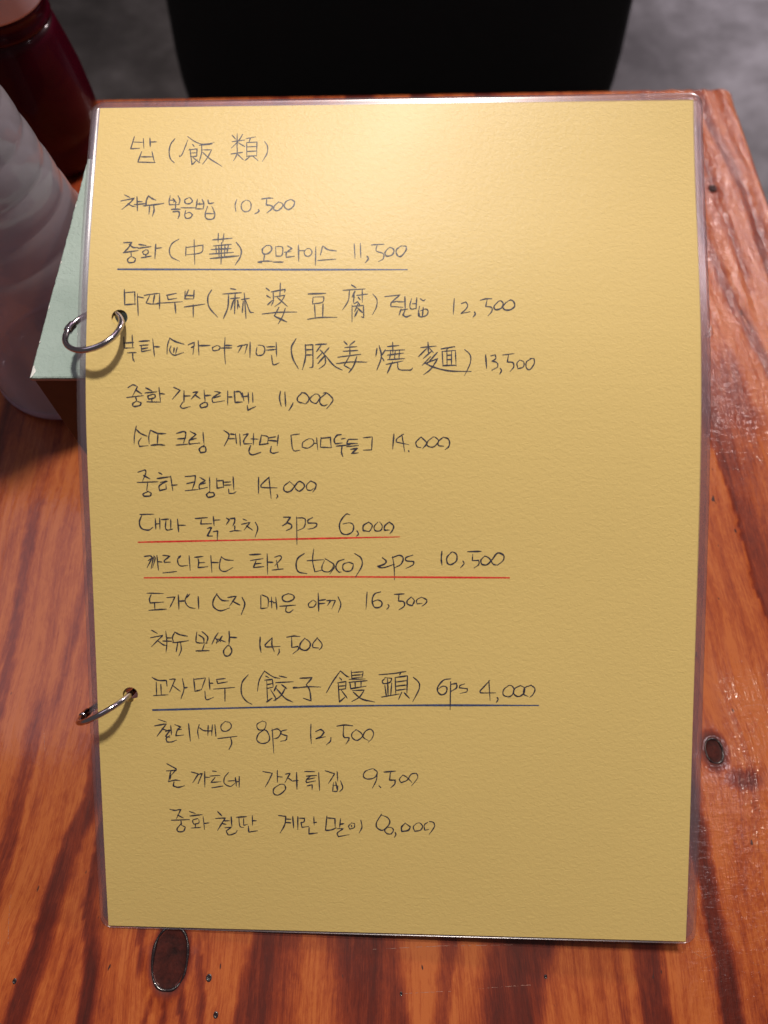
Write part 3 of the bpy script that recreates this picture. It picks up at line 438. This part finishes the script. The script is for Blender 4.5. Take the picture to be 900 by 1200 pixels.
def page(u, v, n=0., lay=0.):
    """u,v in mm on the page, n mm above it; lay = how far down the stack"""
    u = np.asarray(u, float); v = np.asarray(v, float)
    def base(u, v):
        yl, zl = np.interp(v, GQ, YL), np.interp(v, GQ, ZL); yr, zr = np.interp(v, GQ, YR), np.interp(v, GQ, ZR)
        t_ = u / 210; x = (u - 105) * math.cos(ROLL) + np.interp(v, NV, XL) * (1 - t_) + np.interp(v, NV, XR) * t_; y = yl * (1 - t_) + yr * t_; z = zl * (1 - t_) + zr * t_ + (u - 105) * math.sin(ROLL)
        # lower sheets of the stack sag further at the lifted right-hand bottom corner
        z = z - lay * 3.2 * np.clip(u / 210, 0, 1.03) ** 1.5 * np.clip(1 - v / 150, 0, 1.05) ** 1.6
        c, s_ = math.cos(YAW), math.sin(YAW)
        return np.stack([x * c - y * s_ + X0, x * s_ + y * c + Y0, z + Z0], -1)
    P = base(u, v); A = base(u + .5, v) - base(u - .5, v); B = base(u, v + .5) - base(u, v - .5)
    N_ = np.cross(A, B); N_ /= np.linalg.norm(N_, axis=-1, keepdims=True)
    return P + N_ * np.asarray(n, float)[..., None] if np.ndim(n) else P + N_ * n
HOLES = [(10.92, 219.33), (11.75, 88.54)]
def slab(name, u0, u1, v0, v1, n1, n0, mat, parent, lay=0., hr=2.7, step=6., duv=(0, 0), walls=True, side_mat=None):
    """thin sheet with two punched holes: top at n1, underside at n0 (None: single skin)"""
    def ax(a, b, cs):
        pts = {a, b}
        for c in cs: pts |= {c - 5, c + 5}
        pts = sorted(p_ for p_ in pts if a <= p_ <= b); out = [pts[0]]
        for p_, q in zip(pts, pts[1:]):
            if any(abs(p_ - (c - 5)) < 1e-6 for c in cs) and abs(q - p_ - 10) < 1e-6: out.append(q); continue
            k = max(1, round((q - p_) / step)); out += list(np.linspace(p_, q, k + 1)[1:])
        return out
    hu = 11.4; U_ = ax(u0, u1, [hu]); V_ = ax(v0, v1, [h_[1] for h_ in HOLES])
    P = [(u, v) for v in V_ for u in U_]; fs = []; nu = len(U_)
    for j in range(len(V_) - 1):
        for i in range(nu - 1):
            uc, vc = (U_[i] + U_[i + 1]) / 2, (V_[j] + V_[j + 1]) / 2; hole = None
            for h_ in HOLES:
                if abs(uc - hu) < .1 and abs(vc - h_[1]) < .1: hole = h_
            if hole is None: fs.append((j * nu + i, j * nu + i + 1, (j + 1) * nu + i + 1, (j + 1) * nu + i)); continue
            b = len(P)
            for k in range(32):
                a_ = 2 * math.pi * (k + .5) / 32; P.append((hole[0] + hr * math.cos(a_), hole[1] + hr * math.sin(a_)))
            for k in range(32):
                a_ = 2 * math.pi * (k + .5) / 32; m_ = max(abs(math.cos(a_)), abs(math.sin(a_)))
                P.append((hu + 5 * math.cos(a_) / m_, hole[1] + 5 * math.sin(a_) / m_))
            for k in range(32): k2 = (k + 1) % 32; fs.append((b + k, b + 32 + k, b + 32 + k2, b + k2))
            cor = [j * nu + i + 1 + nu, j * nu + i + nu, j * nu + i, j * nu + i + 1]
            for q, k in enumerate((3, 11, 19, 27)): fs.append((b + 32 + k, cor[q], b + 32 + k + 1))
    P = np.array(P); top_ = page(P[:, 0] + duv[0], P[:, 1] + duv[1], n1, lay)
    if n0 is None: return mk(name, top_, fs, mat, parent)
    bot = page(P[:, 0] + duv[0], P[:, 1] + duv[1], n0, lay); n_ = len(P)
    from collections import Counter
    ec = Counter(); 
    for f in fs:
        for q in range(len(f)): ec[(f[q], f[(q + 1) % len(f)])] += 1
    sides = [(b_, a_, a_ + n_, b_ + n_) for (a_, b_) in ec if (b_, a_) not in ec]
    allf = fs + [tuple(x + n_ for x in f[::-1]) for f in fs] + sides
    return mk(name, np.concatenate([top_, bot]), allf, mat, parent, smooth=False)
def margin(name, u0, u1, v0, v1, mu, rad, n1, n0, mat, parent, lay=0., duv=(0, 0)):
    """clear welded border: from the paper's edge out to a round-cornered outline; mu = left,right,bottom,top widths"""
    ml, mr, mb, mt = mu; ou = []; inn = []
    U0, U1, V0, V1 = u0 - ml, u1 + mr, v0 - mb, v1 + mt
    def side(a, b, c, d_, k):
        for i in range(k): t_ = i / k; ou.append((a[0] + (b[0] - a[0]) * t_, a[1] + (b[1] - a[1]) * t_)); inn.append((c[0] + (d_[0] - c[0]) * t_, c[1] + (d_[1] - c[1]) * t_))
    def arc(cx_, cy_, a0, ci):
        for i in range(8): a_ = a0 + math.pi / 2 * i / 8; ou.append((cx_ + rad * math.cos(a_), cy_ + rad * math.sin(a_))); inn.append(ci)
    e = .01
    side((U0 + rad, V0), (U1 - rad, V0), (u0, v0), (u1, v0), 40); arc(U1 - rad, V0 + rad, -math.pi / 2, (u1, v0))
    side((U1, V0 + rad), (U1, V1 - rad), (u1, v0), (u1, v1), 56); arc(U1 - rad, V1 - rad, 0, (u1, v1))
    side((U1 - rad, V1), (U0 + rad, V1), (u1, v1), (u0, v1), 40); arc(U0 + rad, V1 - rad, math.pi / 2, (u0, v1))
    side((U0, V1 - rad), (U0, V0 + rad), (u0, v1), (u0, v0), 56); arc(U0 + rad, V0 + rad, math.pi, (u0, v0))
    ou = np.array(ou) + duv; inn = np.array(inn) + duv; mid = ou * .72 + inn * .28; m2 = ou * .3 + inn * .7; n_ = len(ou)
    rip = np.array([.06 * mnoise.noise((q[0] * .05, q[1] * .05, lay)) for q in ou])
    rings = [page(inn[:, 0], inn[:, 1], n1, lay), page(m2[:, 0], m2[:, 1], n1 - .06 + rip, lay), page(mid[:, 0], mid[:, 1], (n1 + n0) / 2 + .10 + rip, lay), page(ou[:, 0], ou[:, 1], (n1 + n0) / 2 + .09 + rip, lay),
             page(ou[:, 0], ou[:, 1], (n1 + n0) / 2 - .09 + rip, lay), page(inn[:, 0], inn[:, 1], n0, lay)]
    fs = []
    for k in range(5):
        for i in range(n_): i2 = (i + 1) % n_; fs.append((k * n_ + i, (k + 1) * n_ + i, (k + 1) * n_ + i2, k * n_ + i2))
    return mk(name, np.concatenate(rings), fs, mat, parent)
menu = empty('ring_bound_menu', (0, 0.1, 0.001), 'yellow laminated handwritten menu bound with two metal rings, leaning on the green box', 'menu')
def um(o): o.parent = menu; o.matrix_parent_inverse = Matrix.Translation((0, -0.1, -0.001)); return o
front = um(slab('menu_page', 0, 210, 0, 297, 0., -.22, PAPER, None)); front['label'] = 'front yellow page with handwriting'
slab('clear_film', 0, 210, 0, 297, .2, None, FILM, front, hr=2.5)
um(margin('clear_margin', 0, 210, 0, 297, (3.0, 3.4, .9, 2.7), 4.5, .2, -.34, RIM, None))
LAYS = [(1, .8, .9, 1.0), (2, .2, -.3, 2.0)]
for lay, du, dv, dn in LAYS:
    bp = um(slab('back_page', 0, 210, 0, 297, -dn, -dn - .22, PAPER_B if lay > 1 else PAPER, None, lay=lay, duv=(du, dv)))
    bp['label'] = 'laminated page underneath the front page'
    margin('clear_margin', 0, 210, 0, 297, (3.0, 3.2, 1.0, 2.4), 4.5, -dn + .12, -dn - .34, RIM, bp, lay=lay, duv=(du, dv))
# snip in the laminate's right edge
nk = [(213.2, 212.5), (211.2, 212.8), (213.6, 216.5), (214.2, 213.4)]
nk = np.array(nk); vs = np.concatenate([page(nk[:, 0], nk[:, 1], .75), page(nk[:, 0], nk[:, 1], .1)])
um(mk('lifted_film_flap', vs, [(0, 1, 2, 3), (7, 6, 5, 4), (0, 4, 5, 1), (1, 5, 6, 2), (2, 6, 7, 3), (3, 7, 4, 0)], RIM, None))

# ------------------------------------------------------------------ handwriting
def catmull(P, k=5):
    if len(P) < 3: 
        a, b = P[0], P[-1]; return [a + (b - a) * t_ for t_ in np.linspace(0, 1, 5)]
    out = []; Q = [2 * P[0] - P[1]] + list(P) + [2 * P[-1] - P[-2]]
    for i in range(1, len(Q) - 2):
        p0, p1, p2, p3 = Q[i - 1:i + 3]
        # sharp corners stay sharp
        a = p1 - p0; b = p2 - p1; c = p3 - p2
        def ca(u_, v_): return float(u_ @ v_ / (np.linalg.norm(u_) * np.linalg.norm(v_) + 1e-9))
        m1 = (p2 - p0) / 2 if ca(a, b) > .15 else b * .9
        m2 = (p3 - p1) / 2 if ca(b, c) > .15 else b * .9
        L = np.linalg.norm(b); 
        for m_ in (m1, m2):
            l_ = np.linalg.norm(m_); 
            if l_ > 1.3 * L: m_ *= 1.3 * L / l_
        for j in range(k):
            t_ = j / k; out.append((2*t_**3-3*t_**2+1)*p1 + (t_**3-2*t_**2+t_)*m1 + (-2*t_**3+3*t_**2)*p2 + (t_**3-t_**2)*m2)
    out.append(P[-1]); return out
def ribbon(strokes, width, name, mat, parent, taper=.45, label=None):
    vs = []; fs = []; ns = []
    for si, st in enumerate(strokes):
        P = [np.array(q, float) for q in st]; C_ = catmull(P); n_ = len(C_); lift = .03 + (si % 9) * .006
        wd = width * (1 + .18 * random.uniform(-1, 1)); base = len(vs); ph = random.random() * 9
        C_ = np.array(C_); T = np.gradient(C_, axis=0); T /= (np.linalg.norm(T, axis=1, keepdims=True) + 1e-9)
        for i in range(n_):
            q = i / (n_ - 1); e = min(1, taper + 2.6 * min(q + .05, (1 - q) * .8))
            w_ = wd * .5 * e * (1 + .16 * math.sin(ph + i * 1.1)); nrm = np.array([-T[i][1], T[i][0]])
            c = C_[i]
            if i == 0: c = c - T[i] * wd * .3
            if i == n_ - 1: c = c + T[i] * wd * .3
            for s_ in (1, -1): vs.append(c + nrm * w_ * s_); ns.append(lift)
        for i in range(n_ - 1): a = base + 2 * i; fs.append((a, a + 1, a + 3, a + 2))
    vs = np.array(vs); P = page(vs[:, 0], vs[:, 1], np.array(ns))
    o = mk(name, P, fs, mat, parent, smooth=True)
    if label: o['label'] = label
    return o
def parse(s): return [[tuple(int(k) / 10 for k in q.split(',')) for q in st.split()] for st in s.split(';') if st.strip()]
READS = ['heading line at the top', 'line priced 10,500 below the heading', 'line priced 11,500 with blue underline', 'line priced 12,500 beside the upper ring',
 'line priced 13,500', 'line priced 11,000', 'line with square brackets priced 14,000', 'second line priced 14,000', 'line 3ps 6,000 with red underline', 'line (toco) 2ps 10,500 with red underline',
 'line priced 16,500', 'line priced 14,500', 'line 6ps 4,000 with dark blue underline', 'line 8ps 12,500', 'line priced 9,500', 'last handwritten line']
for i, s_ in enumerate(WRITING):
    ribbon(parse(s_), .47 if i > 0 else .42, 'handwritten_line', INK, front, label='handwritten ' + READS[i])
for c_, s_ in UNDERLINES:
    ribbon(parse(s_), .62, 'underline', BLUE if c_ == 'b' else RED, front, .7, 'blue pen underline' if c_ == 'b' else 'red pen underline')

# ------------------------------------------------------------------ binder rings
for (c_, n_, r_, lab) in [((-97.24, 165.31, 118.68), (-.1797, .1667, .9695), 9.83, 'upper metal binder ring'), ((-98.77, 56.89, 45.84), (-.4591, .7305, .5056), 10.71, 'lower metal binder ring')]:
    rg = um(torus('binder_ring', c_, n_, r_, 1.02, CHROME, None, N=128, M=18)); rg['label'] = lab
    # the hinge knuckle: a short thicker sleeve with a pin
    nn = Vector(n_).normalized(); a = nn.orthogonal().normalized(); b = nn.cross(a)
    want = Vector((-1, .35, 0)); th = math.atan2(want.dot(b), want.dot(a))
    torus('ring_hinge', c_, n_, r_, 1.42, CHROME, rg, a0=th - .17, a1=th + .17, N=10, M=18)

# ------------------------------------------------------------------ green-lidded box
box = empty('green_topped_box', (-0.06, 0.2, 0.001), 'mint green topped dark box holding up the menu, with worn pale edges', 'box')
def ub(o): o.parent = box; o.matrix_parent_inverse = Matrix.Translation((.06, -.2, -.001)); return o
BX0, BX1, BY0, BY1, BZ = -122.3, 40.0, 155.6, 267.0, 105.5
v, f = box_mesh(BX0 + .6, BX1, BY0 + .6, BY1 - .6, 0.4, BZ - 1.9)
bevel(ub(mk('box_body', v, f, MAROON, smooth=False)), .0006)
def m_mint():
    t = NT('mint_card'); o = t.obj(); n = t.noise(o, 50., 5., .6)
    col = t.ramp(n, [(.3, (.31, .405, .37)), (.7, (.36, .455, .42))])
    t.l(col, t.b.inputs['Base Color']); t.set(Roughness=.7); t.bump(t.math('ADD', t.noise(o, 260., 4., .6, 1.), t.math('MULTIPLY', t.noise(o, 1200., 2.), .3)), 1., .0006); return t.m
MINT = m_mint(); CHIP = m_simple('bare_card_edge', (.74, .74, .72), .8, 0., .12, 400.)
# lid: grid with a slightly ragged outline
gx = np.linspace(BX0, BX1, 60); gy = np.linspace(BY0, BY1, 90); vs = []; fs = []
for lev, (zz, inset) in enumerate([(BZ, .35), (BZ - .35, 0.), (BZ - 1.8, 0.)]):
    pass
def outl(u, v_, inset, lev):
    x = BX0 + inset + (BX1 - BX0 - 2 * inset) * u; y = BY0 + inset + (BY1 - BY0 - 2 * inset) * v_
    j = .22 * mnoise.noise((u * 40, v_ * 55, lev * .3)) + .22 * max(0, mnoise.noise((u * 17, v_ * 21 + 4, 0)))
    return x + (j if u == 0 else 0), y + (j * .6 if v_ == 0 else 0)
bor = [(i / 60, 0) for i in range(60)] + [(1, i / 90) for i in range(90)] + [(1 - i / 60, 1) for i in range(60)] + [(0, 1 - i / 90) for i in range(90)]
nb = len(bor); rings_ = []
for lev, (zz, inset) in enumerate([(BZ, 6), (BZ, .55), (BZ - .3, .1), (BZ - .75, 0.)]):
    rings_ += [(*outl(u, q, inset, lev), zz + (.12 * mnoise.noise((u * 9, q * 12, 1)) if lev < 2 else 0)) for u, q in bor]
for k in range(3):
    for i in range(nb): i2 = (i + 1) % nb; fs.append((k * nb + i2, k * nb + i, (k + 1) * nb + i, (k + 1) * nb + i2))
fs.append(tuple(range(nb)))
lid = ub(mk('box_lid', rings_, fs, MINT, smooth=False))
rg_ = []
for lev, (zz, inset) in enumerate([(BZ - .75, .0), (BZ - 1.9, .15), (BZ - 1.9, 3.)]): rg_ += [(*outl(u, q, inset, 3), zz) for u, q in bor]
fs2 = [(k * nb + (i + 1) % nb, k * nb + i, (k + 1) * nb + i, (k + 1) * nb + (i + 1) % nb) for k in range(2) for i in range(nb)]
ub(mk('lid_edge', rg_, fs2, PINKEDGE, smooth=False))['label'] = 'pinkish cut edge under the green top'
# chipped corner and small bare chips along the left edge
for k, (cy_, ln, wd_) in enumerate([(155.5, 5.0, 1.5), (171, 1.2, .3), (187, 2.4, .4), (209, 1.5, .45), (239, 1.8, .3)]):
    vs = []; fs = []
    for i in range(9):
        q = i / 8; yy = cy_ + ln * (q - (.0 if k == 0 else .5)); ww = wd_ * (math.sin(math.pi * min(max(q, .06), .94)) * .8 + .25 * random.random())
        vs += [(BX0 + .15, yy, BZ - .35), (BX0 + .45, yy, BZ + .14), (BX0 + .45 + ww, yy + .2 * random.random(), BZ + .13)]
    for i in range(8):
        for j in range(2): a = i * 3 + j; fs.append((a, a + 1, a + 4, a + 3))
    o = mk('worn_chip', vs, fs, CHIP, lid)
# a bent black line printed on the dark front
ln = [(-113.5, 83.0), (-112.0, 84.9), (-108, 84.6), (-103, 85.3), (-94, 85.0)]
vs = []; fs = []
for i, (x, z) in enumerate(ln):
    hw = .55 if i < 3 else .4
    vs += [(x, BY0 + .45, z - hw), (x, BY0 + .45, z + hw)]
for i in range(len(ln) - 1): fs.append((2 * i, 2 * i + 2, 2 * i + 3, 2 * i + 1))
ub(mk('printed_line', vs, fs, BLACKM, smooth=False))

# ------------------------------------------------------------------ bottles
def lathe(name, prof, mat, parent, N=96, loc=(0, 0, 0), caps=True):
    vs = []; fs = []
    for r_, z in prof:
        for j in range(N): a_ = 2 * math.pi * j / N; vs.append((r_ * math.cos(a_), r_ * math.sin(a_), z))
    for k in range(len(prof) - 1):
        for j in range(N): j2 = (j + 1) % N; fs.append((k * N + j, k * N + j2, (k + 1) * N + j2, (k + 1) * N + j))
    if caps and prof[0][0] > .01: fs.append(tuple(range(N))[::-1])
    if caps and prof[-1][0] > .01: fs.append(tuple((len(prof) - 1) * N + j for j in range(N)))
    return mk(name, vs, fs, mat, parent, loc=loc)
def m_frost(hz=.72, name='frosted_plastic'):
    t = NT(name); t.n.remove(t.b)
    tr = t.node('ShaderNodeBsdfTransparent'); tr.inputs[0].default_value = (.74, .71, .77, 1)
    df = t.node('ShaderNodeBsdfDiffuse'); df.inputs[0].default_value = (.44, .42, .46, 1)
    tl = t.node('ShaderNodeBsdfTranslucent'); tl.inputs[0].default_value = (.56, .52, .60, 1)
    gl = t.node('ShaderNodeBsdfGlossy'); gl.inputs['Roughness'].default_value = .12
    b = t.node('ShaderNodeBump'); b.inputs['Strength'].default_value = .6; b.inputs['Distance'].default_value = .001
    t.l(t.noise(t.obj(), 70., 3., .5), b.inputs['Height']); t.l(b.outputs[0], gl.inputs['Normal'])
    a = t.node('ShaderNodeMixShader'); a.inputs[0].default_value = .5; t.l(df.outputs[0], a.inputs[1]); t.l(tl.outputs[0], a.inputs[2])
    m1 = t.node('ShaderNodeMixShader'); t.l(tr.outputs[0], m1.inputs[1]); t.l(a.outputs[0], m1.inputs[2])
    t.l(t.schlick(hz, .6), m1.inputs[0])
    m2 = t.node('ShaderNodeMixShader'); t.l(t.schlick(.06, .7), m2.inputs[0]); t.l(m1.outputs[0], m2.inputs[1]); t.l(gl.outputs[0], m2.inputs[2])
    t.l(m2.outputs[0], t.out.inputs[0]); return t.m
FROST = m_frost(); FROSTB = m_frost(.70, 'glow_tinted_plastic')
for n_ in FROSTB.node_tree.nodes:
    if n_.type in ('BSDF_DIFFUSE', 'BSDF_TRANSLUCENT'): n_.inputs[0].default_value = (.80, .72, .90, 1)  # paler than the body: glow of light gathered at the base, painted as colour
WHITECAP = m_simple('white_plastic_cap', (.62, .52, .56), .4, 0., .05)
SAUCE = m_simple('dark_red_sauce', (.036, .0007, .006), .34, 0., .25, 25., Specular_IOR_Level=.08, Coat_Weight=.25, Coat_Roughness=.08)
wb = empty('water_bottle', (-.1628, .2455, .001), 'tall frosted translucent ribbed bottle left of the green box', 'bottle')
def rad(z_): return 38.3 - .175 * max(0, z_ - 78) * (1 if z_ > 92 else (z_ - 78) / 14 if z_ > 78 else 0)
prof = [(.0, .6), (30, .2), (35.5, .8), (37.6, 3.5), (38.2, 8), (38.3, 60), (38.3, 78)]
z = 86.
while z < 168: prof += [(rad(z), z), (rad(z + 3) - .45, z + 3), (rad(z + 4.2) - .65, z + 4.2), (rad(z + 5.5) - .3, z + 5.5), (rad(z + 8), z + 8), (rad(z + 11.5), z + 11.5)]; z += 13.
prof += [(21.5, 176), (19.5, 184), (19, 192), (0.0, 192)]
body = lathe('bottle_body', prof, FROST, wb)
lathe('bottle_base_ring', [(33, .1), (36.8, .1), (38.6, 2.0), (38.9, 4.5), (38.35, 6.5)], FROSTB, wb, caps=False)
lathe('bottle_cap', [(19.6, 186), (20.6, 187), (20.6, 203), (19.2, 205), (0, 205)], WHITECAP, wb)
rb = empty('sauce_bottle', (-.2055, .4115, .001), 'short dark red sauce bottle with a white cap behind the frosted bottle', 'bottle')
lathe('bottle_body', [(0, .3), (29, .1), (32.4, 1.8), (33.2, 6), (33.5, 15), (32.7, 17), (32.7, 20), (33.6, 22), (33.6, 30), (32.6, 48), (30.5, 62), (28.6, 72), (27.2, 78)], SAUCE, rb)
lathe('bottle_neck', [(27.2, 77), (28.2, 79.5), (27.0, 81.5), (26.6, 85), (27.6, 86), (26.6, 87.5), (26.2, 89)], SAUCE, rb)
lathe('bottle_cap', [(24, 87.8), (27.6, 87.8), (28.0, 89), (27.2, 128), (25, 132), (10, 136), (0, 136)], WHITECAP, rb)

# ------------------------------------------------------------------ black chair beyond the table
ch = empty('black_chair', (.02, .70, -.75), 'black padded chair on the far side of the table', 'chair')
def pad(name, cx_, cy_, cz, hx, hy, hz, e, parent, mat, flare=0.):
    vs = []; fs = []; n_ = 48; m_ = 24
    for i in range(m_ + 1):
        ph = -math.pi / 2 + math.pi * i / m_
        for j in range(n_):
            th = 2 * math.pi * j / n_
            sg = lambda q, ee: math.copysign(abs(q) ** ee, q)
            x = sg(math.cos(ph), e) * sg(math.cos(th), e); y = sg(math.cos(ph), e) * sg(math.sin(th), e); z_ = sg(math.sin(ph), e)
            vs.append((cx_ + hx * x * (1 + flare * z_), cy_ + hy * y, cz + hz * z_))
    for i in range(m_):
        for j in range(n_): j2 = (j + 1) % n_; fs.append((i * n_ + j, i * n_ + j2, (i + 1) * n_ + j2, (i + 1) * n_ + j))
    o = mk(name, vs, fs, mat, parent); o.matrix_parent_inverse = Matrix.Translation((-.02, -.70, .75)); return o
pad('backrest', 16, 840, -45, 236, 45, 260, .30, ch, LEATHER, -.08)
pad('seat', 17, 640, -300, 235, 230, 42, .3, ch, LEATHER)
for lx in (-185, 205):
    for ly in (455, 810):
        v, f = box_mesh(lx, lx + 26, ly, ly + 26, -750, -330)
        o = mk('chair_leg', v, f, BLACKM, ch, smooth=False); o.matrix_parent_inverse = Matrix.Translation((-.02, -.70, .75)); bevel(o, .002)
